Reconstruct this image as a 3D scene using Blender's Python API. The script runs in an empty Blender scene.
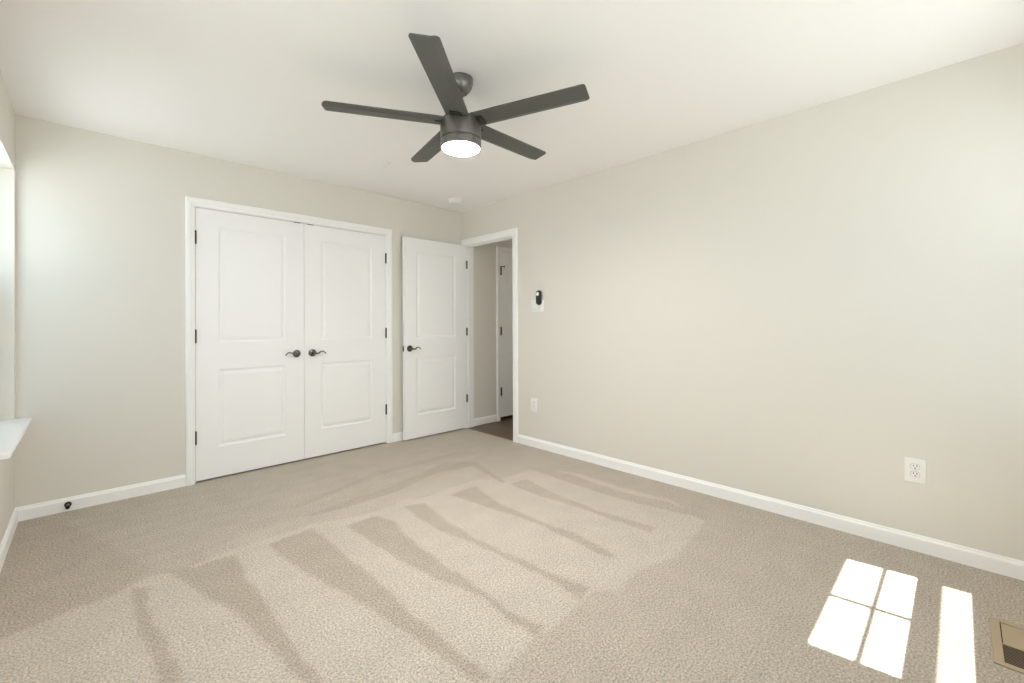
import bpy, bmesh, math, random
import numpy as np
from mathutils import Vector, Matrix

random.seed(4)
S = bpy.context.scene
COL = S.collection

# ------------------------------------------------------------------ camera
F_PX, Y0 = 435.8408, 322.4457
CAM = (-3.0471, -3.9429, 1.1701)
AX = Vector((0.69798, 0.71611, 0.0036)).normalized()
RT = Vector((0.71610, -0.69799, -0.0036))
RT = (RT - AX * RT.dot(AX)).normalized()
UP = RT.cross(AX)
cam = bpy.data.cameras.new('camera')
cam.sensor_fit = 'HORIZONTAL'
cam.sensor_width = 36.0
cam.lens = F_PX / 1024 * 36.0
cam.shift_y = (Y0 - 341.5) / 1024
cam.clip_start = 0.02
camo = bpy.data.objects.new('camera', cam)
COL.objects.link(camo)
M = Matrix((RT, UP, -AX)).transposed().to_4x4()
M.translation = CAM
camo.matrix_world = M
S.camera = camo

# ------------------------------------------------------------------ world, sun, exposure
S.view_settings.view_transform = 'Standard'
S.view_settings.look = 'None'
S.view_settings.gamma = 1.0
S.view_settings.use_curve_mapping = False
S.view_settings.exposure = 1.76
S.cycles.use_denoising = True
S.cycles.max_bounces = 16
S.cycles.diffuse_bounces = 10
S.cycles.transparent_max_bounces = 16
S.cycles.sample_clamp_indirect = 6.0
S.cycles.caustics_reflective = False
S.cycles.caustics_refractive = False

W = bpy.data.worlds.new('sky')
S.world = W
W.use_nodes = True
W.node_tree.nodes['Background'].inputs['Color'].default_value = (0.72, 0.87, 1.0, 1)
W.node_tree.nodes['Background'].inputs['Strength'].default_value = 1.0

sl = bpy.data.lights.new('sun', 'SUN')
sl.energy = 8.5
sl.angle = math.radians(0.53)
sl.color = (1.0, 0.995, 0.985)
so = bpy.data.objects.new('sun', sl)
COL.objects.link(so)
so.rotation_euler = Vector((-0.11, 1.0, -2.26)).to_track_quat('-Z', 'Y').to_euler()
so.location = (0, -8, 8)


def portal(name, loc, rot, sx, sy):
    l = bpy.data.lights.new(name, 'AREA')
    l.shape = 'RECTANGLE'
    l.size, l.size_y = sx, sy
    l.cycles.is_portal = True
    o = bpy.data.objects.new(name, l)
    COL.objects.link(o)
    o.location = loc
    o.rotation_euler = rot
    return o


# ------------------------------------------------------------------ dimensions
H = 2.44
XL = -3.3557          # left wall plane
YF = -4.33            # front wall plane (behind the camera)
TW = 0.115
EXT = 0.15
EXL = 0.18


# ------------------------------------------------------------------ helpers
def lin(r, g, b):
    def c(v):
        v /= 255
        return v / 12.92 if v <= 0.04045 else ((v + 0.055) / 1.055) ** 2.4
    return (c(r), c(g), c(b), 1)


def mat(name, color, rough=0.5, metal=0.0, bump=None, spec=0.5, emit=None, coat=0.0):
    m = bpy.data.materials.new(name)
    m.use_nodes = True
    nt = m.node_tree
    b = nt.nodes['Principled BSDF']
    b.inputs['Base Color'].default_value = color
    b.inputs['Roughness'].default_value = rough
    b.inputs['Metallic'].default_value = metal
    b.inputs['Specular IOR Level'].default_value = spec
    if emit:
        b.inputs['Emission Color'].default_value = emit[0]
        b.inputs['Emission Strength'].default_value = emit[1]
    if bump:
        sc, st, dist = bump
        tc = nt.nodes.new('ShaderNodeTexCoord')
        n = nt.nodes.new('ShaderNodeTexNoise')
        n.inputs['Scale'].default_value = sc
        n.inputs['Detail'].default_value = 3
        bp = nt.nodes.new('ShaderNodeBump')
        bp.inputs['Strength'].default_value = st
        bp.inputs['Distance'].default_value = dist
        nt.links.new(tc.outputs['Object'], n.inputs['Vector'])
        nt.links.new(n.outputs['Fac'], bp.inputs['Height'])
        nt.links.new(bp.outputs['Normal'], b.inputs['Normal'])
    return m


class MB:
    def __init__(self):
        self.bm = bmesh.new()

    def poly(self, pts):
        vs = [self.bm.verts.new(p) for p in pts]
        return self.bm.faces.new(vs)

    def box(self, a, b, bevel=0.0):
        x0, x1 = sorted((a[0], b[0])); y0, y1 = sorted((a[1], b[1])); z0, z1 = sorted((a[2], b[2]))
        v = [self.bm.verts.new(p) for p in ((x0, y0, z0), (x1, y0, z0), (x1, y1, z0), (x0, y1, z0),
                                            (x0, y0, z1), (x1, y0, z1), (x1, y1, z1), (x0, y1, z1))]
        fs = [self.bm.faces.new([v[i] for i in q]) for q in
              ((3, 2, 1, 0), (4, 5, 6, 7), (0, 1, 5, 4), (1, 2, 6, 5), (2, 3, 7, 6), (3, 0, 4, 7))]
        if bevel:
            es = {e for f in fs for e in f.edges}
            bmesh.ops.bevel(self.bm, geom=list(es), offset=bevel, segments=2, profile=0.5, affect='EDGES')
        return self

    def lathe(self, prof, seg=40, mtx=None):
        """prof: (radius, height) pairs, turned about local Z"""
        mtx = mtx or Matrix()
        rings = []
        for r, h in prof:
            if r <= 1e-6:
                rings.append([self.bm.verts.new(mtx @ Vector((0, 0, h)))])
            else:
                rings.append([self.bm.verts.new(mtx @ Vector((r * math.cos(2 * math.pi * k / seg),
                                                              r * math.sin(2 * math.pi * k / seg), h))) for k in range(seg)])
        for A, B in zip(rings, rings[1:]):
            for k in range(seg):
                k2 = (k + 1) % seg
                if len(A) == 1 and len(B) == 1:
                    continue
                if len(A) == 1:
                    self.bm.faces.new((A[0], B[k], B[k2]))
                elif len(B) == 1:
                    self.bm.faces.new((A[k], B[0], A[k2]))
                else:
                    self.bm.faces.new((A[k], B[k], B[k2], A[k2]))
        return self

    def tube(self, pts, radii, seg=12, flat=1.0, side=None):
        """swept round section through pts; flat squashes it along `side`"""
        pts = [Vector(p) for p in pts]
        if not hasattr(radii, '__len__'):
            radii = [radii] * len(pts)
        rings = []
        ref = Vector(side) if side else None
        for i, q in enumerate(pts):
            t = (pts[min(i + 1, len(pts) - 1)] - pts[max(i - 1, 0)]).normalized()
            r0 = ref or (Vector((0, 0, 1)) if abs(t.z) < 0.9 else Vector((1, 0, 0)))
            a = (r0 - t * r0.dot(t)).normalized()
            b = t.cross(a)
            rings.append([self.bm.verts.new(q + (a * math.cos(2 * math.pi * k / seg) * flat + b * math.sin(2 * math.pi * k / seg)) * radii[i])
                          for k in range(seg)])
        for A, B in zip(rings, rings[1:]):
            for k in range(seg):
                k2 = (k + 1) % seg
                self.bm.faces.new((A[k], A[k2], B[k2], B[k]))
        self.bm.faces.new(rings[0][::-1])
        self.bm.faces.new(rings[-1])
        return self

    def extrude(self, prof, fn, n):
        """closed profile swept through n stations; fn(i, a, b) gives the point"""
        rings = [[self.bm.verts.new(fn(i, a, b)) for a, b in prof] for i in range(n)]
        L = len(prof)
        for A, B in zip(rings, rings[1:]):
            for k in range(L):
                k2 = (k + 1) % L
                self.bm.faces.new((A[k], A[k2], B[k2], B[k]))
        self.bm.faces.new(rings[0][::-1])
        self.bm.faces.new(rings[-1])
        return self

    def build(self, name, m, parent=None, smooth=False, mtx=None, sharp=40):
        bmesh.ops.recalc_face_normals(self.bm, faces=self.bm.faces)
        me = bpy.data.meshes.new(name)
        if mtx is not None:
            bmesh.ops.transform(self.bm, matrix=mtx, verts=self.bm.verts)
        self.bm.to_mesh(me)
        self.bm.free()
        me.materials.append(m)
        if smooth:
            for f in me.polygons:
                f.use_smooth = True
            try:
                me.set_sharp_from_angle(angle=math.radians(sharp))
            except Exception:
                pass
        o = bpy.data.objects.new(name, me)
        COL.objects.link(o)
        if parent:
            o.parent = parent
        return o


def tag(o, label=None, cat=None, group=None, kind=None):
    if label: o['label'] = label
    if cat: o['category'] = cat
    if group: o['group'] = group
    if kind: o['kind'] = kind
    return o


def empty(name, loc=(0, 0, 0), rz=0.0):
    o = bpy.data.objects.new(name, None)
    COL.objects.link(o)
    o.location = loc
    o.rotation_euler = (0, 0, rz)
    o.empty_display_size = 0.05
    return o


# ------------------------------------------------------------------ materials
WALL = mat('wall_paint', lin(224, 221, 213), 0.62, bump=(420, 0.06, 0.001), spec=0.35)
CEIL = mat('ceiling_paint', lin(245, 244, 243), 0.85, bump=(300, 0.06, 0.001), spec=0.2)
TRIM = mat('white_trim_paint', lin(249, 249, 249), 0.34, spec=0.45)
DOOR = mat('white_door_paint', lin(248, 248, 249), 0.38, bump=(160, 0.03, 0.001), spec=0.45)
BRONZE = mat('dark_bronze', lin(92, 88, 84), 0.3, metal=0.8)
STEEL = mat('grey_hinge_metal', lin(120, 117, 110), 0.4, metal=0.5)
HINGE = mat('dark_hinge_metal', lin(58, 55, 51), 0.42, metal=0.6)
BLACK = mat('black_plastic', lin(38, 40, 36), 0.45)
RUBBER = mat('black_rubber', lin(26, 26, 26), 0.7)
FANM = mat('graphite_fan_metal', lin(122, 120, 116), 0.33, metal=0.7)
BLADE = mat('graphite_fan_blade', lin(84, 85, 80), 0.5, bump=(40, 0.03, 0.001))
PLATE = mat('white_plate_plastic', lin(240, 240, 238), 0.35)
SLOT = mat('dark_slot', lin(60, 58, 55), 0.7)
LENS = mat('glowing_fan_lens', lin(250, 245, 235), 0.4, emit=((1.0, 0.965, 0.925, 1), 86.0))
GREY = mat('pale_grey_plastic', lin(205, 205, 198), 0.4)
GAP_SHADE = mat('grey_gap_shade', lin(150, 150, 146), 0.6)  # shade colour for the receptacle outlines
TAN = mat('tan_register_metal', lin(176, 158, 132), 0.45, metal=0.0)
SHADED_LOUVER = mat('shaded_louver_tan', lin(128, 110, 88), 0.5)  # register tan darkened to paint in the shading of the slats
DUCT_SHADE = mat('painted_duct_shade', lin(40, 36, 32), 0.8)  # painted shade of the register opening
VINYL = mat('white_window_vinyl', lin(238, 240, 240), 0.35)


def glass_mat(name, tint, refl=0.06):
    m = bpy.data.materials.new(name)
    m.use_nodes = True
    nt = m.node_tree
    for n in list(nt.nodes):
        if n.type != 'OUTPUT_MATERIAL':
            nt.nodes.remove(n)
    out = [n for n in nt.nodes][0]
    t = nt.nodes.new('ShaderNodeBsdfTransparent'); t.inputs['Color'].default_value = tint
    g = nt.nodes.new('ShaderNodeBsdfGlossy'); g.inputs['Roughness'].default_value = 0.02
    mx = nt.nodes.new('ShaderNodeMixShader'); mx.inputs['Fac'].default_value = refl
    nt.links.new(t.outputs[0], mx.inputs[1]); nt.links.new(g.outputs[0], mx.inputs[2])
    nt.links.new(mx.outputs[0], out.inputs['Surface'])
    return m


GLASS = glass_mat('window_glass', (0.97, 0.985, 0.98, 1))
MESHM = glass_mat('insect_screen_mesh', (0.6, 0.6, 0.6, 1), 0.02)

# vinyl plank of the hallway
VFL = bpy.data.materials.new('brown_vinyl_plank')
VFL.use_nodes = True
nt = VFL.node_tree
b = nt.nodes['Principled BSDF']
tc = nt.nodes.new('ShaderNodeTexCoord')
br = nt.nodes.new('ShaderNodeTexBrick')
br.inputs['Scale'].default_value = 1.0
br.inputs['Brick Width'].default_value = 1.2
br.inputs['Row Height'].default_value = 0.18
br.inputs['Mortar Size'].default_value = 0.0015
br.inputs['Color1'].default_value = lin(120, 100, 80)
br.inputs['Color2'].default_value = lin(104, 86, 68)
br.inputs['Mortar'].default_value = lin(60, 48, 38)
mp = nt.nodes.new('ShaderNodeMapping')
mp.inputs['Rotation'].default_value = (0, 0, math.radians(90))
ns = nt.nodes.new('ShaderNodeTexNoise')
ns.inputs['Scale'].default_value = 9
ns.inputs['Detail'].default_value = 5
mp2 = nt.nodes.new('ShaderNodeMapping')
mp2.inputs['Scale'].default_value = (8, 0.8, 1)
mx = nt.nodes.new('ShaderNodeMix'); mx.data_type = 'RGBA'; mx.blend_type = 'MULTIPLY'
mx.inputs['Factor'].default_value = 0.45
nt.links.new(tc.outputs['Object'], mp.inputs['Vector']); nt.links.new(mp.outputs[0], br.inputs['Vector'])
nt.links.new(tc.outputs['Object'], mp2.inputs['Vector']); nt.links.new(mp2.outputs[0], ns.inputs['Vector'])
nt.links.new(br.outputs['Color'], mx.inputs['A']); nt.links.new(ns.outputs['Fac'], mx.inputs['B'])
nt.links.new(mx.outputs['Result'], b.inputs['Base Color'])
b.inputs['Roughness'].default_value = 0.45

# carpet: cut pile toned by vacuum tracks and one darker area
CARPET = bpy.data.materials.new('beige_cut_pile_carpet')
CARPET.use_nodes = True
nt = CARPET.node_tree
b = nt.nodes['Principled BSDF']
b.inputs['Roughness'].default_value = 0.95
b.inputs['Specular IOR Level'].default_value = 0.1
b.inputs['Sheen Weight'].default_value = 0.15
tc = nt.nodes.new('ShaderNodeTexCoord')
at = nt.nodes.new('ShaderNodeAttribute'); at.attribute_name = 'pile_tone'
mixl = nt.nodes.new('ShaderNodeMix'); mixl.data_type = 'RGBA'
mixl.inputs['A'].default_value = lin(168, 156, 141)
mixl.inputs['B'].default_value = lin(198, 189, 176)
n1 = nt.nodes.new('ShaderNodeTexNoise'); n1.inputs['Scale'].default_value = 125; n1.inputs['Detail'].default_value = 6; n1.inputs['Roughness'].default_value = 0.85
n2 = nt.nodes.new('ShaderNodeTexNoise'); n2.inputs['Scale'].default_value = 7; n2.inputs['Detail'].default_value = 4
r1 = nt.nodes.new('ShaderNodeMapRange')
r1.inputs['From Min'].default_value = 0.3; r1.inputs['From Max'].default_value = 0.7
r1.inputs['To Min'].default_value = 0.10; r1.inputs['To Max'].default_value = 1.90
r2 = nt.nodes.new('ShaderNodeMapRange')
r2.inputs['From Min'].default_value = 0.3; r2.inputs['From Max'].default_value = 0.7
r2.inputs['To Min'].default_value = 0.95; r2.inputs['To Max'].default_value = 1.05
mm = nt.nodes.new('ShaderNodeMath'); mm.operation = 'MULTIPLY'
vm = nt.nodes.new('ShaderNodeVectorMath'); vm.operation = 'SCALE'
bp = nt.nodes.new('ShaderNodeBump'); bp.inputs['Strength'].default_value = 0.5; bp.inputs['Distance'].default_value = 0.006
for n in (n1, n2):
    nt.links.new(tc.outputs['Object'], n.inputs['Vector'])
nt.links.new(at.outputs['Fac'], mixl.inputs['Factor'])
nt.links.new(n1.outputs['Fac'], r1.inputs['Value']); nt.links.new(n2.outputs['Fac'], r2.inputs['Value'])
nt.links.new(r1.outputs[0], mm.inputs[0]); nt.links.new(r2.outputs[0], mm.inputs[1])
nt.links.new(mixl.outputs['Result'], vm.inputs[0]); nt.links.new(mm.outputs[0], vm.inputs['Scale'])
nt.links.new(vm.outputs[0], b.inputs['Base Color'])
nt.links.new(n1.outputs['Fac'], bp.inputs['Height']); nt.links.new(bp.outputs[0], b.inputs['Normal'])

BOUNCE_GROUND = mat('pale_bounce_ground', lin(178, 178, 177), 0.9)  # pale so that it bounces daylight up into the room

# ------------------------------------------------------------------ floor (carpet with vacuum tracks and a darker area)
PILE = [   # (tone, outline on the floor in metres), later ones lie over earlier ones
    (0.30, [(-3.293, -1.43), (-3.189, -1.411), (-3.089, -1.383), (-2.976, -1.373), (-2.912, -1.315), (-2.83, -1.214), (-2.96, -0.778), (-3.165, -0.119), (-3.342, -0.019), (-3.36, -0.754), (-3.36, -1.43)]),  # darker area along the left wall
    (0.62, [(-2.63, -1.204), (-2.462, -1.164), (-2.052, -1.144), (-1.634, -1.186), (-0.78, -1.126), (-0.855, -1.593), (-0.97, -1.421), (-1.218, -1.423), (-1.544, -1.37), (-2.111, -1.311), (-2.495, -1.324), (-2.63, -1.337)]),
    (0.85, [(-3.36, -1.482), (-3.28, -1.44), (-3.189, -1.419), (-3.089, -1.392), (-2.993, -1.396), (-2.913, -1.345), (-2.848, -1.301), (-2.719, -1.348), (-2.538, -1.295), (-2.488, -1.288), (-2.102, -1.285), (-1.926, -1.348), (-1.74, -1.392), (-1.535, -1.355), (-1.422, -1.42), (-1.196, -1.393), (-0.957, -1.405), (-0.773, -1.528), (-0.507, -1.537), (-0.3, -1.809), (-0.314, -2.242), (-0.276, -2.604), (-0.442, -2.892), (-0.641, -2.918), (-0.935, -2.947), (-1.19, -2.876), (-1.387, -2.892), (-1.461, -2.828), (-1.57, -2.827), (-1.757, -2.845), (-1.864, -2.834), (-2.07, -2.866), (-2.3, -2.875), (-2.62, -2.87), (-3.022, -2.86), (-3.36, -2.85)]),
    (0.22, [(-2.348, -1.368), (-2.12, -1.337), (-2.109, -1.528), (-2.101, -2.027), (-2.104, -2.448), (-2.1, -2.701), (-2.086, -2.861), (-2.135, -2.842), (-2.159, -2.663), (-2.192, -2.409), (-2.236, -2.114), (-2.297, -1.833), (-2.351, -1.466)]),
    (0.22, [(-1.97, -1.45), (-1.771, -1.452), (-1.738, -1.599), (-1.783, -1.788), (-1.805, -2.21), (-1.804, -2.46), (-1.813, -2.641), (-1.784, -2.818), (-1.843, -2.836), (-1.853, -2.711), (-1.83, -2.494), (-1.896, -2.263), (-1.94, -1.985), (-1.957, -1.616)]),
    (0.27, [(-1.583, -1.436), (-1.465, -1.493), (-1.528, -1.917), (-1.521, -2.244), (-1.488, -2.478), (-1.491, -2.603), (-1.453, -2.796), (-1.55, -2.818), (-1.528, -2.616), (-1.557, -2.358), (-1.564, -2.098), (-1.601, -1.968), (-1.62, -1.65)]),
    (0.25, [(-1.269, -1.493), (-1.034, -1.499), (-1.116, -1.794), (-1.123, -2.232), (-1.097, -2.426), (-1.113, -2.604), (-1.145, -2.74), (-1.18, -2.704), (-1.166, -2.414), (-1.159, -2.145), (-1.197, -1.931)]),
    (0.32, [(-0.832, -1.644), (-0.67, -1.661), (-0.732, -1.933), (-0.757, -2.359), (-0.713, -2.725), (-0.787, -2.733), (-0.806, -2.457), (-0.813, -2.206), (-0.844, -1.922)]),
    (0.38, [(-0.46, -1.372), (-0.355, -1.851), (-0.395, -2.267), (-0.323, -2.626), (-0.373, -2.923), (-0.447, -2.666), (-0.501, -2.334), (-0.508, -1.881)]),
    (0.22, [(-2.786, -1.282), (-2.674, -1.363), (-2.55, -1.346), (-2.504, -1.377), (-2.513, -1.65), (-2.512, -1.985), (-2.508, -2.285), (-2.492, -2.49), (-2.536, -2.485), (-2.545, -2.399), (-2.575, -2.152), (-2.607, -1.902), (-2.694, -1.622), (-2.725, -1.467)]),
    (0.25, [(-2.913, -1.345), (-2.854, -1.414), (-2.871, -1.589), (-2.848, -1.77), (-2.827, -1.921), (-2.821, -2.098), (-2.82, -2.206), (-2.88, -2.147), (-2.893, -1.874), (-2.904, -1.639)]),
    (0.2, [(-2.124, -1.151), (-1.859, -1.102), (-1.466, -1.07), (-0.87, -0.889), (-0.794, -0.927), (-0.908, -0.998), (-1.484, -1.186), (-1.869, -1.202)]),
    (0.2, [(-0.862, -0.934), (-0.675, -1.064), (-0.824, -1.581), (-0.86, -1.588), (-0.768, -1.138), (-1.046, -1.067), (-1.465, -1.152)]),
    (0.28, [(-2.114, -0.937), (-1.742, -0.823), (-1.434, -0.713), (-0.629, -0.721), (-0.684, -0.795), (-1.476, -0.798), (-1.774, -0.897), (-2.107, -1.008)]),
]
cell = 0.012
fx0, fx1, fy0, fy1 = XL - 0.1, 0.008, YF - 0.1, 0.75
nx = int((fx1 - fx0) / cell); ny = int((fy1 - fy0) / cell)
gx = np.linspace(fx0, fx1, nx); gy = np.linspace(fy0, fy1, ny)
GX, GY = np.meshgrid(gx, gy)
wob = 0.003 * np.sin(GX * 31 + GY * 9) + 0.002 * np.sin(GY * 27 - GX * 13)
PX, PY = GX + wob, GY + wob * 0.6
tone = np.full(GX.shape, 0.47)


def inside(poly):
    res = np.zeros(GX.shape, bool)
    n = len(poly)
    for i in range(n):
        xa, ya = poly[i]; xb, yb = poly[(i + 1) % n]
        if ya == yb:
            continue
        c = ((ya > PY) != (yb > PY)) & (PX < (xb - xa) * (PY - ya) / (yb - ya) + xa)
        res ^= c
    return res


def blur(a, k):
    for _ in range(k):
        p = np.pad(a, 1, mode='edge')
        a = (p[1:-1, 1:-1] * 2 + p[:-2, 1:-1] + p[2:, 1:-1] + p[1:-1, :-2] + p[1:-1, 2:]) / 6
    return a


# faint brushed streaks parallel to the closet
streak = 0.03 * np.sin(GY * 38 + 1.2 * np.sin(GX * 2.1)) + 0.02 * np.sin(GY * 71 + GX * 2.0)
tone = tone + np.where(GY > -1.2, streak, 0.0)
for v, poly in PILE:
    k = blur(inside(poly).astype(float), 1)
    tone = tone * (1 - k) + v * k
me = bpy.data.meshes.new('floor')
verts = np.stack([GX.ravel(), GY.ravel(), np.zeros(GX.size)], 1)
ii = np.arange(ny * nx).reshape(ny, nx)
quads = np.stack([ii[:-1, :-1].ravel(), ii[:-1, 1:].ravel(), ii[1:, 1:].ravel(), ii[1:, :-1].ravel()], 1)
me.from_pydata(verts.tolist(), [], quads.tolist())
me.attributes.new('pile_tone', 'FLOAT', 'POINT').data.foreach_set('value', tone.ravel().astype(np.float32))
me.materials.append(CARPET)
fl = bpy.data.objects.new('floor', me)
COL.objects.link(fl)
tag(fl, 'beige cut pile carpet with vacuum tracks covering the bedroom', 'floor', kind='structure')


def struct(mb, name, m, label, cat, **k):
    return tag(mb.build(name, m, **k), label, cat, kind='structure')


# ------------------------------------------------------------------ room shell
c = MB(); c.box((XL - EXL, YF - EXT, H), (1.9, 0.95, H + 0.12))
struct(c, 'ceiling', CEIL, 'flat off-white painted ceiling above the bedroom', 'ceiling')

CX0, CX1, CZ = -2.475, -0.937, 2.048       # closet opening
w = MB()
w.box((XL - EXL, 0, 0), (CX0 - 0.018, TW, H)); w.box((CX1 + 0.018, 0, 0), (0, TW, H)); w.box((CX0 - 0.018, 0, CZ + 0.018), (CX1 + 0.018, TW, H))
struct(w, 'wall_back', WALL, 'beige wall with the double closet doors', 'wall')

DY0, DY1, DZ = -0.83, -0.058, 2.052        # bedroom doorway
w = MB()
w.box((0, YF - EXT, -0.05), (TW, DY0 - 0.018, H)); w.box((0, DY1 + 0.018, -0.05), (TW, 0.12, H)); w.box((0, DY0 - 0.018, DZ + 0.018), (TW, DY1 + 0.018, H))
struct(w, 'wall_right', WALL, 'long plain beige wall running beside the carpet to the doorway', 'wall')

LW = (-1.030, -0.037, 0.592, 2.097)        # left window opening: y0 y1 z0 z1
LEFT_WINDOWS = [LW, (-3.05, -2.12, 0.592, 2.097)]  # second opening is unseen, added to let in more daylight
FW = (-1.135, -0.18, 0.592, 2.097)         # front window openings: x0 x1 z0 z1
FRONT_WINDOWS = [FW, (-2.40, -1.47, 0.592, 2.097), (-3.34, -2.41, 0.592, 2.097)]  # last two openings are unseen, added for sun bounce onto the ceiling
w = MB()
ys = [YF - EXT] + [v for q in sorted(LEFT_WINDOWS) for v in q[:2]] + [TW]
for i in range(0, len(ys), 2):
    w.box((XL - EXL, ys[i], 0), (XL, ys[i + 1], H))
for q in LEFT_WINDOWS:
    w.box((XL - EXL, q[0], 0), (XL, q[1], q[2])); w.box((XL - EXL, q[0], q[3]), (XL, q[1], H))
struct(w, 'wall_left', WALL, 'narrow strip of beige wall holding the window with a white sill', 'wall')

w = MB()
xs = [XL] + [v for q in sorted(FRONT_WINDOWS) for v in q[:2]] + [0]
for i in range(0, len(xs), 2):
    w.box((xs[i], YF - EXT, 0), (xs[i + 1], YF, H))
for q in FRONT_WINDOWS:
    w.box((q[0], YF - EXT, 0), (q[1], YF, q[2])); w.box((q[0], YF - EXT, q[3]), (q[1], YF, H))
struct(w, 'wall_front', WALL, 'beige wall with the sunny windows facing the closet', 'wall')

# closet shell
w = MB()
w.box((-2.9, 0.72, 0), (-0.2, 0.80, H)); w.box((-2.9, TW, 0), (-2.82, 0.72, H)); w.box((-0.08, TW, 0), (0.0, 0.80, H))
struct(w, 'wall_closet', WALL, 'beige walls inside the closed closet', 'wall')

# hallway shell
w = MB()
HD0, HD1, HDZ = 0.552, 1.318, 2.045
HY = -0.045
w.box((TW, HY, -0.05), (HD0 - 0.02, HY + 0.11, H)); w.box((HD1 + 0.02, HY, -0.05), (1.7, HY + 0.11, H)); w.box((HD0 - 0.02, HY, HDZ + 0.018), (HD1 + 0.02, HY + 0.11, H))
w.box((1.7, -3.0, -0.05), (1.8, 0.7, H)); w.box((TW, -3.1, -0.05), (1.7, -3.0, H))
w.box((TW, 0.6, -0.05), (1.7, 0.7, H)); w.box((TW, HY + 0.11, -0.05), (TW + 0.02, 0.6, H))
struct(w, 'wall_hallway', WALL, 'shaded greige hallway wall beyond the doorway', 'wall')
w = MB(); w.box((0.008, -3.0, -0.05), (1.7, 0.6, -0.004))
struct(w, 'floor_hallway', VFL, 'dark brown vinyl plank floor of the hallway', 'floor')
w = MB(); w.box((-60, -60, -3.3), (60, 60, -3.2))  # unseen ground plane added to bounce sunlight up through the windows
struct(w, 'ground', BOUNCE_GROUND, 'unseen pale ground below the windows, added to bounce daylight', 'ground')


# ------------------------------------------------------------------ baseboards
BP = [(0, 0.0), (0.014, 0.0), (0.014, 0.064), (0.012, 0.069), (0.008, 0.073), (0.0065, 0.080), (0.004, 0.084), (0, 0.084)]


def base(name, runs, label):
    mb = MB()
    for p0, p1, nrm in runs:
        mb.extrude(BP, lambda i, t, z: Vector((p0, p1)[i] + (0,)) + Vector(nrm + (0,)) * t + Vector((0, 0, z)), 2)
    struct(mb, name, TRIM, label, 'baseboard')


base('baseboard_back', [((XL, 0), (-2.535, 0), (0, -1)), ((-0.873, 0), (-0.016, 0), (0, -1))], 'white baseboard on both flanks of the closet')
base('baseboard_right', [((0, YF), (0, -0.9005), (-1, 0))], 'long white baseboard under the plain beige wall with the outlets')
base('baseboard_left', [((XL, YF), (XL, -0.014), (1, 0))], 'white baseboard under the window with the white sill')
base('baseboard_front', [((XL + 0.014, YF), (-0.014, YF), (0, 1))], 'white baseboard under the sunny windows')
base('baseboard_hallway', [((TW + 0.012, HY), (HD0 - 0.068, HY), (0, -1))], 'white baseboard of the hallway beyond the doorway')

# ------------------------------------------------------------------ casings
CP = [(0.0, 0.0), (0.0, 0.009), (0.006, 0.0115), (0.022, 0.0125), (0.028, 0.0165), (0.052, 0.0175), (0.062, 0.013), (0.065, 0.0)]


def casing(mb, a0, a1, zt, z0, wl, wr, wt, to):
    """U of casing round an opening: a along the wall, to(a, t, z) places it"""
    full = CP[-1][0]

    def fn(i, u, t):
        if i == 0: return to(a0 - u / full * wl, t, z0)
        if i == 1: return to(a0 - u / full * wl, t, zt + u / full * wt)
        if i == 2: return to(a1 + u / full * wr, t, zt + u / full * wt)
        return to(a1 + u / full * wr, t, z0)
    mb.extrude(CP, fn, 4)


mb = MB()
casing(mb, CX0 - 0.003, CX1 + 0.003, CZ + 0.004, 0, 0.0565, 0.061, 0.064, lambda a, t, z: Vector((a, -t, z)))
mb.box((CX0 - 0.018, -0.001, 0), (CX0, TW, CZ)); mb.box((CX1, -0.001, 0), (CX1 + 0.018, TW, CZ)); mb.box((CX0 - 0.018, -0.001, CZ), (CX1 + 0.018, TW, CZ + 0.018))
mb.box((CX0, 0.042, 0), (CX0 + 0.012, 0.075, CZ)); mb.box((CX1 - 0.012, 0.042, 0), (CX1, 0.075, CZ)); mb.box((CX0, 0.042, CZ - 0.012), (CX1, 0.075, CZ))
struct(mb, 'trim_1', TRIM, 'white casing around the double closet doors', 'trim')
mb = MB()
casing(mb, DY0 - 0.005, DY1 + 0.005, DZ + 0.006, 0, 0.0655, 0.0515, 0.067, lambda a, t, z: Vector((-t, a, z)))
mb.box((-0.001, DY0 - 0.018, -0.004), (TW + 0.012, DY0, DZ)); mb.box((-0.001, DY1, -0.004), (TW + 0.012, DY1 + 0.013, DZ)); mb.box((-0.001, DY0 - 0.018, DZ), (TW + 0.012, DY1 + 0.013, DZ + 0.018))
mb.box((0.04, DY0, -0.004), (0.075, DY0 + 0.011, DZ)); mb.box((0.04, DY1 - 0.011, -0.004), (0.075, DY1, DZ)); mb.box((0.04, DY0, DZ - 0.011), (0.075, DY1, DZ))
struct(mb, 'trim_2', TRIM, 'white casing and jamb around the open bedroom doorway', 'trim')
mb = MB()
casing(mb, HD0 - 0.006, HD1 + 0.006, HDZ + 0.006, -0.004, 0.058, 0.058, 0.06, lambda a, t, z: Vector((a, HY - t, z)))
mb.box((HD0 - 0.02, HY - 0.001, -0.004), (HD0 - 0.002, HY + 0.11, HDZ)); mb.box((HD1 + 0.002, HY - 0.001, -0.004), (HD1 + 0.02, HY + 0.11, HDZ)); mb.box((HD0 - 0.02, HY - 0.001, HDZ), (HD1 + 0.02, HY + 0.11, HDZ + 0.018))
struct(mb, 'trim_3', TRIM, 'white casing around the far door in the hallway', 'trim')


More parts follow.
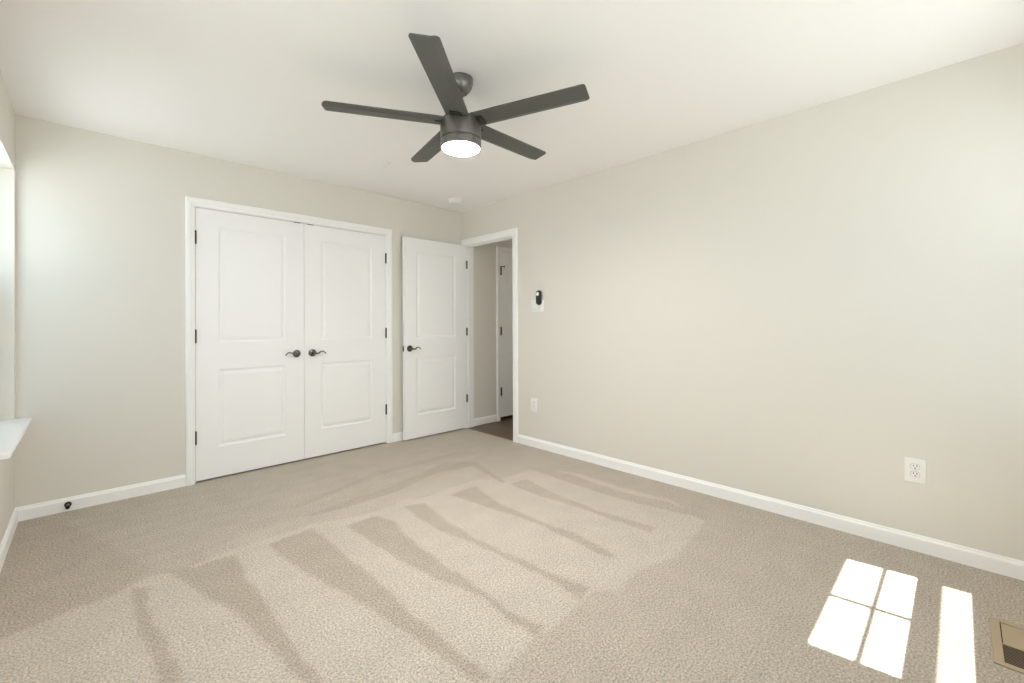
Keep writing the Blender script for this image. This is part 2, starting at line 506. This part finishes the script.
# ------------------------------------------------------------------ doors
def door_leaf(w_, h_, t_, panels, z0):
    """leaf in local x 0..w, y 0 (front) .. t, z0..h; both faces carry moulded panels"""
    mb = MB()
    bm = mb.bm
    xs_ = sorted({0.0, w_} | {p[0] for p in panels} | {p[1] for p in panels})
    zs_ = sorted({z0, h_} | {p[2] for p in panels} | {p[3] for p in panels})
    rings = [(0.0, 0.0), (0.004, 0.0035), (0.012, 0.0065), (0.022, 0.0065), (0.032, 0.003), (0.046, 0.0012)]
    for side in (0, 1):
        def P(x, z, d):
            return (x, d if side == 0 else t_ - d, z)
        for xa, xb in zip(xs_, xs_[1:]):
            for za, zb in zip(zs_, zs_[1:]):
                if any(abs(p[0] - xa) < 1e-6 and abs(p[1] - xb) < 1e-6 and abs(p[2] - za) < 1e-6 and abs(p[3] - zb) < 1e-6 for p in panels):
                    prev = None
                    for o, d in rings:
                        cur = [P(xa + o, za + o, d), P(xb - o, za + o, d), P(xb - o, zb - o, d), P(xa + o, zb - o, d)]
                        if prev:
                            for k in range(4):
                                mb.poly([prev[k], prev[(k + 1) % 4], cur[(k + 1) % 4], cur[k]])
                        prev = cur
                    mb.poly(prev)
                else:
                    mb.poly([P(xa, za, 0), P(xb, za, 0), P(xb, zb, 0), P(xa, zb, 0)])
    mb.poly([(0, 0, z0), (0, t_, z0), (0, t_, h_), (0, 0, h_)])
    mb.poly([(w_, 0, z0), (w_, t_, z0), (w_, t_, h_), (w_, 0, h_)])
    mb.poly([(0, 0, z0), (w_, 0, z0), (w_, t_, z0), (0, t_, z0)])
    mb.poly([(0, 0, h_), (w_, 0, h_), (w_, t_, h_), (0, t_, h_)])
    bmesh.ops.remove_doubles(bm, verts=bm.verts, dist=1e-5)
    return mb


def lever(parent, x, z, sgn, y=0.0, out=-1):
    """rose and wave lever standing off the face at local y, lever pointing sgn along x"""
    T = Matrix.Translation((x, y, z)) @ Matrix.Rotation(math.radians(90 if out < 0 else -90), 4, 'X')
    mb = MB()
    mb.lathe([(0, 0), (0.032, 0), (0.032, 0.004), (0.030, 0.008), (0.022, 0.011), (0.013, 0.014), (0.0115, 0.020), (0.0115, 0.046), (0.0135, 0.052), (0.012, 0.058), (0, 0.060)], 32, T)
    rose = mb.build('door_handle', BRONZE, parent, smooth=True)
    pts, rad = [], []
    N = 22
    for i in range(N + 1):
        s = i / N
        L = 0.006 + 0.094 * s
        dz = -0.012 * math.sin(min(s, 0.42) / 0.42 * math.pi) * 0.4 + (0.0 if s < 0.35 else 0.013 * math.sin((s - 0.35) / 0.65 * math.pi * 0.98)) - (0.009 * max(0, s - 0.82) / 0.18)
        pts.append((x + sgn * L, y + out * (0.050 - 0.004 * s), z + dz))
        rad.append(0.0075 - 0.0038 * s + 0.0014 * max(0, s - 0.85) / 0.15)
    mb = MB()
    mb.tube(pts, rad, 12)
    lv = mb.build('lever', BRONZE, rose, smooth=True)
    return rose


def knuckle(parent, x, z, y, hgt=0.094):
    mb = MB()
    n = 5
    g = 0.0006
    mb.lathe([(0, -hgt / 2 - 0.005), (0.0045, -hgt / 2 - 0.004), (0.0055, -hgt / 2)] +
             [q for k in range(n) for q in ((0.0072, -hgt / 2 + hgt * k / n + g), (0.0072, -hgt / 2 + hgt * (k + 1) / n - g), (0.0064, -hgt / 2 + hgt * (k + 1) / n))] +
             [(0.0055, hgt / 2), (0.0045, hgt / 2 + 0.004), (0, hgt / 2 + 0.005)], 16, Matrix.Translation((x, y, z)))
    mb.box((x - 0.0065, y + 0.004, z - hgt / 2), (x + 0.0065, y + 0.007, z + hgt / 2))
    return mb.build('hinge', HINGE, parent, smooth=True)


PZ = [(0.245, 0.832), (1.037, 1.912)]
DT = 0.035
MID = -1.7062
# closet pair
for n, xa, xb, hs in ((1, CX0 + 0.003, MID - 0.0015, 'L'), (2, MID + 0.0015, CX1 - 0.003, 'R')):
    wd = xb - xa
    lf = door_leaf(wd, 2.043, DT, [(0.143, wd - 0.143, a, b_) for a, b_ in PZ], 0.014).build('door_%d' % n, DOOR)
    lf.location = (xa, 0.003, 0)
    tag(lf, ('white two panel closet door beside the bare wall and window' if n == 1 else 'white two panel closet door nearest the open bedroom door'), 'door', kind='structure')
    lever(lf, wd - 0.060 if hs == 'L' else 0.066, 0.925, -1 if hs == 'L' else 1)
    for z in (1.822, 1.087, 0.335):
        knuckle(lf, -0.0015 if hs == 'L' else wd + 0.0015, z, -0.006)
    mb = MB()
    cx = wd - 0.054 if hs == 'L' else 0.053
    mb.box((cx - 0.027, -0.0005, 2.0405), (cx + 0.027, 0.024, 2.0465), 0.001)
    mb.lathe([(0.006, 0), (0.006, 0.002), (0.004, 0.004), (0, 0.005)], 12, Matrix.Translation((cx, 0.012, 2.0405)))
    tag(mb.build('ball_catch', HINGE, lf), 'dark ball catch')

# open bedroom door: leaf stands square to the doorway, its hallway face to the room
wd = 0.768
lf = door_leaf(wd, 2.048, DT, [(0.138, wd - 0.138, a, b_) for a, b_ in PZ], 0.014).build('door_3', DOOR)
lf.location = (-0.784, -0.084, 0)
tag(lf, 'white two panel bedroom door standing open in the corner', 'door', kind='structure')
lever(lf, 0.060, 0.927, 1)
lever(lf, 0.060, 0.927, 1, DT, 1)
mb = MB()
mb.box((-0.0012, 0.006, 0.898), (0.001, 0.029, 0.956), 0.0006)
mb.box((-0.009, 0.012, 0.918), (0.0, 0.023, 0.936), 0.003)
tag(mb.build('latch', BRONZE, lf), 'dark latch plate on the free edge')
for z in (1.842, 1.086, 0.334):
    mb = MB()
    hx, hy = 0.7765, DT - 0.004
    mb.lathe([(0, -0.05), (0.006, -0.049), (0.0068, -0.045), (0.0068, 0.045), (0.006, 0.049), (0, 0.05)], 14, Matrix.Translation((hx, hy, z)))
    mb.box((0.767, 0.004, z - 0.044), (0.7695, hy, z + 0.044))
    mb.box((0.784 + 0.014, 0.0238, z - 0.044), (0.784 + 0.038, 0.0258, z + 0.044))
    for q in (-0.028, 0, 0.028):
        mb.lathe([(0.0032, 0), (0.0032, 0.0007), (0, 0.001)], 8, Matrix.Translation((0.784 + 0.020, 0.0238, z + q)) @ Matrix.Rotation(math.radians(90), 4, 'X'))
    mb.build('hinge', STEEL, lf)

# far hallway door, hinges showing at its near side
wd = HD1 - HD0
lf = door_leaf(wd - 0.006, 2.043, DT, [(0.14, wd - 0.146, a, b_) for a, b_ in PZ], 0.036).build('door_4', DOOR)
lf.location = (HD0 + 0.003, HY + 0.003, 0)
tag(lf, 'shaded white panel door in the hallway beyond the open doorway', 'door', kind='structure')
for k, z in enumerate((1.819, 1.085, 0.346)):
    h = knuckle(lf, 0.001, z, -0.007, 0.1)
    mb = MB()
    mb.box((0.003, -0.0045, z - 0.05), (0.024, 0.0, z + 0.05))
    if k == 0:
        mb.tube([(0.001, -0.007, z + 0.054), (0.02, -0.02, z + 0.054), (0.046, -0.022, z + 0.054)], 0.0045, 8)
        mb.lathe([(0, 0), (0.009, 0), (0.009, 0.008), (0, 0.010)], 12, Matrix.Translation((0.046, -0.022, z + 0.054)) @ Matrix.Rotation(math.radians(90), 4, 'Y'))
    mb.build('hinge_plate', HINGE, h)


# ------------------------------------------------------------------ windows
def window(name, label, to0, a0, a1, z0, z1, deep=0.0, nose=0.066):
    """double hung window in an opening a0..a1, z0..z1; to(a, d, z): d grows outward from the wall face"""
    def to(a, d, z):
        return to0(a, d + deep if d > 0.05 else d, z)

    def bx(mb, a, b_, bev=0.0):
        p, q = to(*a), to(*b_)
        mb.box(p, q, bev)
    root = empty(name, to((a0 + a1) / 2, 0.1, z0))
    inv = Matrix.Translation(-Vector(root.location))
    tag(root, label, 'window', kind='structure')
    fr = 0.03; st = 0.042; sl_ = 0.056
    mb = MB()
    bx(mb, (a0, 0.056, z0), (a0 + fr, 0.15, z1)); bx(mb, (a1 - fr, 0.056, z0), (a1, 0.15, z1))
    bx(mb, (a0, 0.056, z1 - 0.006), (a1, 0.15, z1)); bx(mb, (a0, 0.056, z0), (a1, 0.15, z0 + 0.045))
    mb.build('window_frame', VINYL, root, mtx=inv)
    # upper sash, outer track
    ia, ib = a0 + fr, a1 - fr
    mb = MB()
    zb, zt = 1.4125, 2.057
    bx(mb, (ia, 0.095, zb - 0.068), (ia + st, 0.13, z1 - 0.008)); bx(mb, (ib - st, 0.095, zb - 0.068), (ib, 0.13, z1 - 0.008))
    bx(mb, (ia, 0.095, zt), (ib, 0.13, z1 - 0.008)); bx(mb, (ia, 0.095, zb - 0.068), (ib, 0.13, zb))
    us = mb.build('upper_sash', VINYL, root, mtx=inv)
    mb = MB()
    am = (a0 + a1) / 2
    bx(mb, (am - 0.012, 0.109, zb), (am + 0.012, 0.119, zt)); bx(mb, (ia + st, 0.109, 1.70 - 0.014), (ib - st, 0.119, 1.70 + 0.014))
    mb.build('muntin', VINYL, us, mtx=inv)
    mb = MB(); bx(mb, (ia + st, 0.121, zb), (ib - st, 0.1215, zt)); mb.build('pane', GLASS, us, mtx=inv)
    # lower sash, inner track
    mb = MB()
    bx(mb, (ia, 0.06, z0 + 0.046), (ia + sl_, 0.094, 1.333)); bx(mb, (ib - sl_, 0.06, z0 + 0.046), (ib, 0.094, 1.333))
    bx(mb, (ia, 0.06, 1.28), (ib, 0.094, 1.333)); bx(mb, (ia, 0.06, z0 + 0.046), (ib, 0.094, z0 + 0.09))
    ls = mb.build('lower_sash', VINYL, root, mtx=inv)
    mb = MB(); bx(mb, (ia + sl_, 0.078, z0 + 0.09), (ib - sl_, 0.0785, 1.28)); mb.build('pane', GLASS, ls, mtx=inv)
    mb = MB()
    for p, q in (((ia, z0 + 0.046), (ia + 0.018, 1.378)), ((ib - 0.018, z0 + 0.046), (ib, 1.378)), ((ia, 1.336), (ib, 1.378)), ((ia, z0 + 0.046), (ib, z0 + 0.064))):
        bx(mb, (p[0], 0.136, p[1]), (q[0], 0.147, q[1]))
    sc = mb.build('screen_frame', VINYL, root, mtx=inv)
    mb = MB(); bx(mb, (ia + 0.018, 0.141, z0 + 0.064), (ib - 0.018, 0.1413, 1.336)); mb.build('screen_mesh', MESHM, sc, mtx=inv)
    # stool and apron
    mb = MB()
    out = [(a0 - 0.017, -nose), (a1 + 0.017, -nose), (a1 + 0.017, -0.001), (a1 - 0.0005, -0.001), (a1 - 0.0005, 0.056 + deep), (a0 + 0.0005, 0.056 + deep), (a0 + 0.0005, -0.001), (a0 - 0.017, -0.001)]
    vb = [mb.bm.verts.new(to0(a, d, z0)) for a, d in out]
    vt = [mb.bm.verts.new(to0(a, d, z0 + 0.026)) for a, d in out]
    mb.bm.faces.new(vb[::-1])
    mb.bm.faces.new(vt)
    for k in range(8):
        mb.bm.faces.new((vb[k], vb[(k + 1) % 8], vt[(k + 1) % 8], vt[k]))
    mb.bm.edges.ensure_lookup_table()
    fe = [e for e in mb.bm.edges if {e.verts[0], e.verts[1]} in ({vt[0], vt[1]}, {vt[7], vt[0]}, {vt[1], vt[2]}, {vb[0], vb[1]}, {vt[0], vb[0]}, {vt[1], vb[1]})]
    bmesh.ops.bevel(mb.bm, geom=fe, offset=0.008, segments=3, profile=0.5, affect='EDGES')
    bx(mb, (a0 - 0.005, -0.001, z0 - 0.055), (a1 + 0.005, -0.014, z0), 0.002)
    mb.build('window_sill', TRIM, root, mtx=inv)
    return root


LEFT_LABELS = ['window reveal with a glossy white sill near the bare corner', 'unseen second window of the narrow wall, added for more daylight']
FRONT_LABELS = ['double hung window throwing the sun patches on the carpet', 'unseen double hung window amid the front wall, added for more sun', 'unseen double hung window in the front wall corner, added for more sun']
wn = 0
for q, lb in zip(LEFT_WINDOWS, LEFT_LABELS):
    wn += 1
    window('window_%d' % wn, lb, lambda a, d, z: Vector((XL - d, a, z)), *q, deep=0.03, nose=0.07)
    portal('portal_%d' % wn, (XL - EXL - 0.01, (q[0] + q[1]) / 2, (q[2] + q[3]) / 2), (0, math.radians(-90), 0), q[3] - q[2], q[1] - q[0])
for q, lb in zip(FRONT_WINDOWS, FRONT_LABELS):
    wn += 1
    window('window_%d' % wn, lb, lambda a, d, z: Vector((a, YF - d, z)), *q, nose=0.085)
    portal('portal_%d' % wn, ((q[0] + q[1]) / 2, YF - EXT - 0.01, (q[2] + q[3]) / 2), (math.radians(90), 0, 0), q[1] - q[0], q[3] - q[2])


# ------------------------------------------------------------------ ceiling fan
FX, FY = -1.661, -2.146
fan = empty('ceiling_fan', (FX, FY, H))
tag(fan, 'dark grey five blade ceiling fan with a round glowing light', 'ceiling fan')


def fz(z):
    return z + 0.029 - H


mb = MB()
mb.lathe([(0, 0), (0.064, 0), (0.065, -0.010), (0.0635, -0.026), (0.058, -0.045), (0.048, -0.062), (0.036, -0.074), (0.031, -0.077), (0.023, -0.073), (0.0, -0.071)], 48)
mb.build('canopy', FANM, fan, smooth=True)
mb = MB()
mb.lathe([(0, -0.070), (0.022, -0.071), (0.024, -0.079), (0.020, -0.087), (0.0128, -0.092), (0.0128, fz(2.215)), (0, fz(2.214))], 24)
mb.build('downrod', FANM, fan, smooth=True)
mb = MB()
mb.lathe([(0.0132, fz(2.262)), (0.020, fz(2.262)), (0.024, fz(2.256)), (0.027, fz(2.235)), (0.030, fz(2.222)), (0.052, fz(2.216)), (0.056, fz(2.209)), (0.056, fz(2.196)), (0, fz(2.196))], 36)
mb.build('coupling_cover', FANM, fan, smooth=True)
mb = MB()
mb.lathe([(0, fz(2.196)), (0.094, fz(2.196)), (0.102, fz(2.192)), (0.1065, fz(2.184)), (0.1055, fz(2.100)), (0.1045, fz(2.0945)), (0.100, fz(2.094)), (0.0, fz(2.094))], 64)
mb.build('motor_housing', FANM, fan, smooth=True)
mb = MB()
mb.lathe([(0, fz(2.0935)), (0.099, fz(2.0935)), (0.099, fz(2.090)), (0.1045, fz(2.0895)), (0.105, fz(2.086)), (0.105, fz(2.054)), (0.104, fz(2.051)), (0.0970, fz(2.049)), (0.0970, fz(2.060)), (0, fz(2.060))], 64)
mb.build('light_ring', FANM, fan, smooth=True)
mb = MB()
mb.lathe([(0, fz(2.062)), (0.0965, fz(2.061)), (0.0965, fz(2.051)), (0.094, fz(2.047)), (0.085, fz(2.0425)), (0.06, fz(2.0395)), (0.03, fz(2.038)), (0, fz(2.0375))], 64)
tag(mb.build('light_lens', LENS, fan, smooth=True), 'glowing round white light lens')


def blade_mesh():
    """blade along local +X; +Y edge is the lower, folded one"""
    chord, r0, r1, th = 0.116, 0.075, 0.667, 0.007
    pit = math.radians(12)
    half = chord / 2
    fold = half - 0.026
    mb = MB()

    def yz(c, side):
        z = 0.0 if c <= fold else (c - fold) * math.tan(math.radians(24))
        z += th * (0.5 if side else -0.5)
        return c * math.cos(pit) - z * math.sin(-pit), c * math.sin(-pit) + z * math.cos(pit)
    cs = [-half, -half * 0.5, 0.0, fold - 0.002, fold + 0.002, (fold + half) / 2, half]
    rc = 0.028
    out = []
    for c in cs:
        e = half - abs(c)
        cut = 0 if e >= rc else rc - math.sqrt(max(rc * rc - (rc - e) ** 2, 0))
        if c < 0:
            cut *= 0.75
        out.append(r1 - cut)
    cols = []
    NS = 7
    for k in range(NS):
        row = []
        for c, re in zip(cs, out):
            x = r0 + (re - r0) * k / (NS - 1)
            row.append((x, c))
        cols.append(row)
    # extra points across the rounded tip
    fine = [-half + chord * q for q in (0, .01, .03, .07, .12, .17, .3, .5, fold / chord + .5 - .01, fold / chord + .5 + .01, .83, .88, .93, .97, .99, 1)]
    rows = []
    for k in range(NS):
        row = []
        for c in fine:
            e = half - abs(c)
            r_ = rc if c > 0 else rc * 0.5
            cut = 0 if e >= r_ else r_ - math.sqrt(max(r_ * r_ - (r_ - e) ** 2, 0))
            x = r0 + (r1 - cut - r0) * k / (NS - 1)
            row.append([Vector((x,) + yz(c, s)) for s in (0, 1)])
        rows.append(row)
    bm = mb.bm
    V = [[[bm.verts.new(p) for p in q] for q in r] for r in rows]
    nk, nc = len(V), len(fine)
    for k in range(nk - 1):
        for j in range(nc - 1):
            for s in (0, 1):
                bm.faces.new((V[k][j][s], V[k + 1][j][s], V[k + 1][j + 1][s], V[k][j + 1][s]))
        for j in (0, nc - 1):
            bm.faces.new((V[k][j][0], V[k + 1][j][0], V[k + 1][j][1], V[k][j][1]))
    for k in (0, nk - 1):
        for j in range(nc - 1):
            bm.faces.new((V[k][j][0], V[k][j + 1][0], V[k][j + 1][1], V[k][j][1]))
    return mb


def iron_mesh():
    mb = MB()
    prof = [(0.040, 0.020), (0.085, 0.024), (0.118, 0.034), (0.135, 0.030), (0.138, 0.0)]
    ring = prof + [(x, -y) for x, y in prof[:-1][::-1]]
    bm = mb.bm
    pit = math.radians(12)
    lo = [bm.verts.new((x, y * math.cos(pit), -0.0075 - y * math.sin(pit) * min(1, (x - 0.04) / 0.06))) for x, y in ring]
    hi = [bm.verts.new((x, y * math.cos(pit), -0.0035 - y * math.sin(pit) * min(1, (x - 0.04) / 0.06))) for x, y in ring]
    bm.faces.new(lo[::-1]); bm.faces.new(hi)
    n = len(ring)
    for k in range(n):
        bm.faces.new((lo[k], lo[(k + 1) % n], hi[(k + 1) % n], hi[k]))
    return mb


b0 = i0 = None
for k in range(5):
    if k == 0:
        bl = blade_mesh().build('blade', BLADE, fan, smooth=True, sharp=12)
        ir = iron_mesh().build('blade_bracket', BLACK, bl)
        b0, i0 = bl, ir
    else:
        bl = b0.copy(); COL.objects.link(bl); bl.parent = fan
        ir = i0.copy(); COL.objects.link(ir); ir.parent = bl
    bl.location = (0, 0, fz(2.178))
    bl.rotation_euler = (0, math.radians(-1.7), math.radians(-67.6 + 72 * k))

# ------------------------------------------------------------------ fill lamp added out of view to brighten the hallway
hl = empty('hall_fill_lamp', (0.95, -1.55, H))
tag(hl, 'unseen round white flush lamp added to brighten the hallway', 'ceiling lamp')
mb = MB()
mb.lathe([(0, 0), (0.15, 0), (0.15, -0.02), (0.14, -0.025), (0, -0.025)], 40)
mb.build('fill_lamp_base', PLATE, hl, smooth=True)
mb = MB()
mb.lathe([(0, -0.025), (0.135, -0.025), (0.13, -0.045), (0.10, -0.065), (0.05, -0.075), (0, -0.077)], 40)
mb.build('fill_lamp_shade', mat('glowing_fill_shade', lin(250, 245, 235), 0.4, emit=((1.0, 0.94, 0.80, 1), 7.0)), hl, smooth=True)

# ------------------------------------------------------------------ ceiling fittings
sm = empty('smoke_detector', (-0.352, -0.357, H))
tag(sm, 'round white smoke detector on the ceiling near the back corner', 'smoke detector')
mb = MB()
mb.lathe([(0, 0), (0.074, 0), (0.074, -0.010), (0.070, -0.013), (0, -0.013)], 40)
mb.build('mounting_base', PLATE, sm, smooth=True)
mb = MB()
mb.lathe([(0.058, -0.013), (0.058, -0.017), (0.066, -0.0175), (0.066, -0.028), (0.060, -0.037), (0.045, -0.042), (0.020, -0.043), (0.018, -0.041), (0, -0.041)], 40)
mb.build('cover', PLATE, sm, smooth=True)

sp = empty('fire_sprinkler', (-1.364, -0.803, H))
tag(sp, 'tiny white fire sprinkler head in the ceiling behind the fan', 'sprinkler')
mb = MB()
mb.lathe([(0, 0), (0.036, 0), (0.036, -0.003), (0.030, -0.007), (0.018, -0.009), (0, -0.009)], 28)
mb.build('escutcheon', PLATE, sp, smooth=True)
mb = MB()
mb.lathe([(0.011, -0.009), (0.011, -0.018), (0.006, -0.020), (0.004, -0.034), (0, -0.034)], 16)
for s in (-1, 1):
    mb.tube([(s * 0.010, 0, -0.016), (s * 0.013, 0, -0.024), (s * 0.008, 0, -0.033), (0, 0, -0.036)], 0.002, 8)
mb.build('frame', PLATE, sp, smooth=True)
mb = MB()
mb.lathe([(0, -0.036), (0.013, -0.036), (0.014, -0.0375), (0, -0.0385)], 20)
mb.build('deflector', PLATE, sp, smooth=True)


# ------------------------------------------------------------------ wall fittings (local x out of the wall, y along it, z up)
def outlet(y, z, label):
    r = empty('wall_outlet', (0, y, z))
    tag(r, label, 'outlet', 'duplex outlets in the long beige wall')
    mb = MB()
    mb.box((-0.006, -0.0415, -0.062), (0, 0.0415, 0.062), 0.0022)
    pl = mb.build('cover_plate', PLATE, r, smooth=True)
    mb = MB()
    mb.lathe([(0, 0), (0.003, 0), (0.0026, 0.0009), (0, 0.001)], 12, Matrix.Translation((-0.006, 0, 0)) @ Matrix.Rotation(math.radians(-90), 4, 'Y'))
    mb.build('screw', GREY, pl, smooth=True)
    for s in (-1, 1):
        zc_ = s * 0.0195
        ring = []
        for k in range(28):
            a = 2 * math.pi * k / 28
            yy = 0.0172 * math.cos(a); zz = max(-0.0138, min(0.0138, 0.0172 * math.sin(a)))
            ring.append((yy, zz + zc_))
        mb = MB()
        bm = mb.bm
        A = [bm.verts.new((-0.0058, *q)) for q in ring]; B = [bm.verts.new((-0.0082, *q)) for q in ring]
        bm.faces.new(A); bm.faces.new(B[::-1])
        for k in range(28):
            bm.faces.new((A[k], A[(k + 1) % 28], B[(k + 1) % 28], B[k]))
        rc_ = mb.build('receptacle', PLATE, r)
        mb = MB()
        mb.bm.faces.new([mb.bm.verts.new((-0.00612, q[0] * 1.07, zc_ + (q[1] - zc_) * 1.09)) for q in ring])
        mb.bm.faces.new([mb.bm.verts.new((-0.0059, q[0] * 1.07, zc_ + (q[1] - zc_) * 1.09)) for q in ring][::-1])
        mb.build('outline_shade', GAP_SHADE, rc_)  # flat outline paints the shade round the receptacle
        mb = MB()
        mb.box((-0.0086, -0.0082, zc_ + 0.0005), (-0.0081, -0.0052, zc_ + 0.0100))
        mb.box((-0.0086, 0.0052, zc_ + 0.0012), (-0.0081, 0.0080, zc_ + 0.0095))
        mb.lathe([(0, 0), (0.0032, 0), (0.0032, 0.0005), (0, 0.0005)], 14, Matrix.Translation((-0.0081, 0, zc_ - 0.0068)) @ Matrix.Rotation(math.radians(-90), 4, 'Y'))
        tag(mb.build('slots', SLOT, rc_), 'dark plug slots')


outlet(-3.7815, 0.411, 'white duplex outlet above the patch of sunlight')
outlet(-1.117, 0.399, 'small white duplex outlet near the open doorway')

sw = empty('switch_plate', (0, -1.168, 1.341))
tag(sw, 'white switch plate mostly behind the black remote by the doorway', 'switch plate')
mb = MB()
mb.box((-0.006, -0.075, -0.0585), (0, 0.075, 0.0585), 0.002)
pl = mb.build('cover_plate', PLATE, sw, smooth=True)
for yy in (-0.030, 0.030):
    mb = MB()
    mb.box((-0.0085, yy - 0.0165, -0.034), (-0.0055, yy + 0.0165, 0.034), 0.001)
    mb.build('rocker', PLATE, pl, smooth=True)


def stadium(hw, hh, n=14, cy=0.0, cz=0.0):
    pts = []
    for k in range(n + 1):
        a = math.pi * k / n
        pts.append((cy + hw * math.cos(a), cz + hh - hw + hw * math.sin(a)))
    for k in range(n + 1):
        a = math.pi + math.pi * k / n
        pts.append((cy + hw * math.cos(a), cz - (hh - hw) + hw * math.sin(a)))
    return pts


def pill(mb, prof, cy=0, cz=0):
    """prof: (x, half width, half height) sections stacked out from the wall"""
    bm = mb.bm
    rings = [[bm.verts.new((x, *q)) for q in stadium(w_, h_, 14, cy, cz)] for x, w_, h_ in prof]
    for A, B in zip(rings, rings[1:]):
        n = len(A)
        for k in range(n):
            bm.faces.new((A[k], A[(k + 1) % n], B[(k + 1) % n], B[k]))
    bm.faces.new(rings[0][::-1]); bm.faces.new(rings[-1])
    return mb


rm = empty('remote_control', (-0.009, -1.196, 1.416))
tag(rm, 'black oval fan remote with a pale round button on the wall', 'remote control')
mb = MB()
pill(mb, [(0, 0.027, 0.069), (-0.006, 0.028, 0.070), (-0.014, 0.027, 0.069), (-0.016, 0.025, 0.067)])
mb.build('holder', BLACK, rm, smooth=True)
mb = MB()
pill(mb, [(-0.016, 0.0235, 0.0645), (-0.024, 0.0235, 0.0645), (-0.027, 0.021, 0.062)])
bd = mb.build('remote_body', BLACK, rm, smooth=True)
mb = MB()
mb.lathe([(0, 0), (0.0175, 0), (0.0175, 0.002), (0.015, 0.0035), (0, 0.0038)], 28, Matrix.Translation((-0.0265, 0, 0.034)) @ Matrix.Rotation(math.radians(-90), 4, 'Y'))
tag(mb.build('light_button', PLATE, bd, smooth=True), 'pale round button')
for zz in (-0.002, -0.022, -0.042):
    mb = MB()
    mb.lathe([(0, 0), (0.0065, 0), (0.006, 0.0015), (0, 0.002)], 16, Matrix.Translation((-0.0265, 0, zz)) @ Matrix.Rotation(math.radians(-90), 4, 'Y'))
    mb.build('button', SLOT, bd, smooth=True)

# ------------------------------------------------------------------ door stop on the baseboard
ds = empty('door_stop', (-3.134, -0.014, 0.043))
tag(ds, 'small dark door stop screwed to the baseboard near the bare corner', 'door stop')
T = Matrix.Rotation(math.radians(90), 4, 'X')
mb = MB()
mb.lathe([(0, 0), (0.017, 0), (0.017, 0.004), (0.012, 0.008), (0.007, 0.010), (0, 0.010)], 24, T)
mb.build('flange', HINGE, ds, smooth=True)
mb = MB()
mb.lathe([(0, 0.009), (0.0062, 0.009), (0.0062, 0.055), (0, 0.055)], 16, T)
mb.build('shaft', mat('brushed_shaft', lin(120, 116, 110), 0.3, metal=0.8), ds, smooth=True)
mb = MB()
mb.lathe([(0, 0.054), (0.0095, 0.054), (0.011, 0.058), (0.011, 0.068), (0.008, 0.073), (0, 0.074)], 20, T)
mb.build('rubber_tip', RUBBER, ds, smooth=True)

# ------------------------------------------------------------------ floor register
RX0, RX1, RY0, RY1 = -0.820, -0.481, -4.160, -4.020
rg = empty('floor_register', ((RX0 + RX1) / 2, (RY0 + RY1) / 2, 0))
tag(rg, 'tan metal floor register set in the carpet near the sunlight', 'floor register')
inv = Matrix.Translation(-Vector(rg.location))
ix0, ix1, iy0, iy1 = -0.797, -0.506, -4.136, -4.046
mb = MB()
zt = 0.006
for a, b_ in (((RX0, RY0), (ix0, RY1)), ((ix1, RY0), (RX1, RY1)), ((ix0, RY0), (ix1, iy0)), ((ix0, iy1), (ix1, RY1))):
    mb.box((a[0], a[1], 0.0005), (b_[0], b_[1], zt), 0.0015)
mb.box((-0.668, iy0, 0.001), (-0.662, iy1, 0.004))
mb.build('frame', TAN, rg, mtx=inv)
mb = MB(); mb.box((ix0, iy0, 0.0006), (ix1, iy1, 0.0010)); mb.build('duct_shade_sheet', DUCT_SHADE, rg, mtx=inv)  # flat dark sheet stands in for the shade inside the duct
mb = MB(); mb.box((-0.661, iy0 + 0.002, 0.0011), (ix1 - 0.0025, iy1 - 0.003, 0.0040), 0.0008); mb.build('damper_plate', TAN, rg, mtx=inv)
for k in range(12):
    x = -0.671 - (k + 0.5) * (0.124 / 12)
    mb = MB()
    mb.box((x - 0.0016, iy0, 0.0012), (x + 0.0016, iy1, 0.0018))
    mb.build('louver', SHADED_LOUVER, rg, mtx=inv)
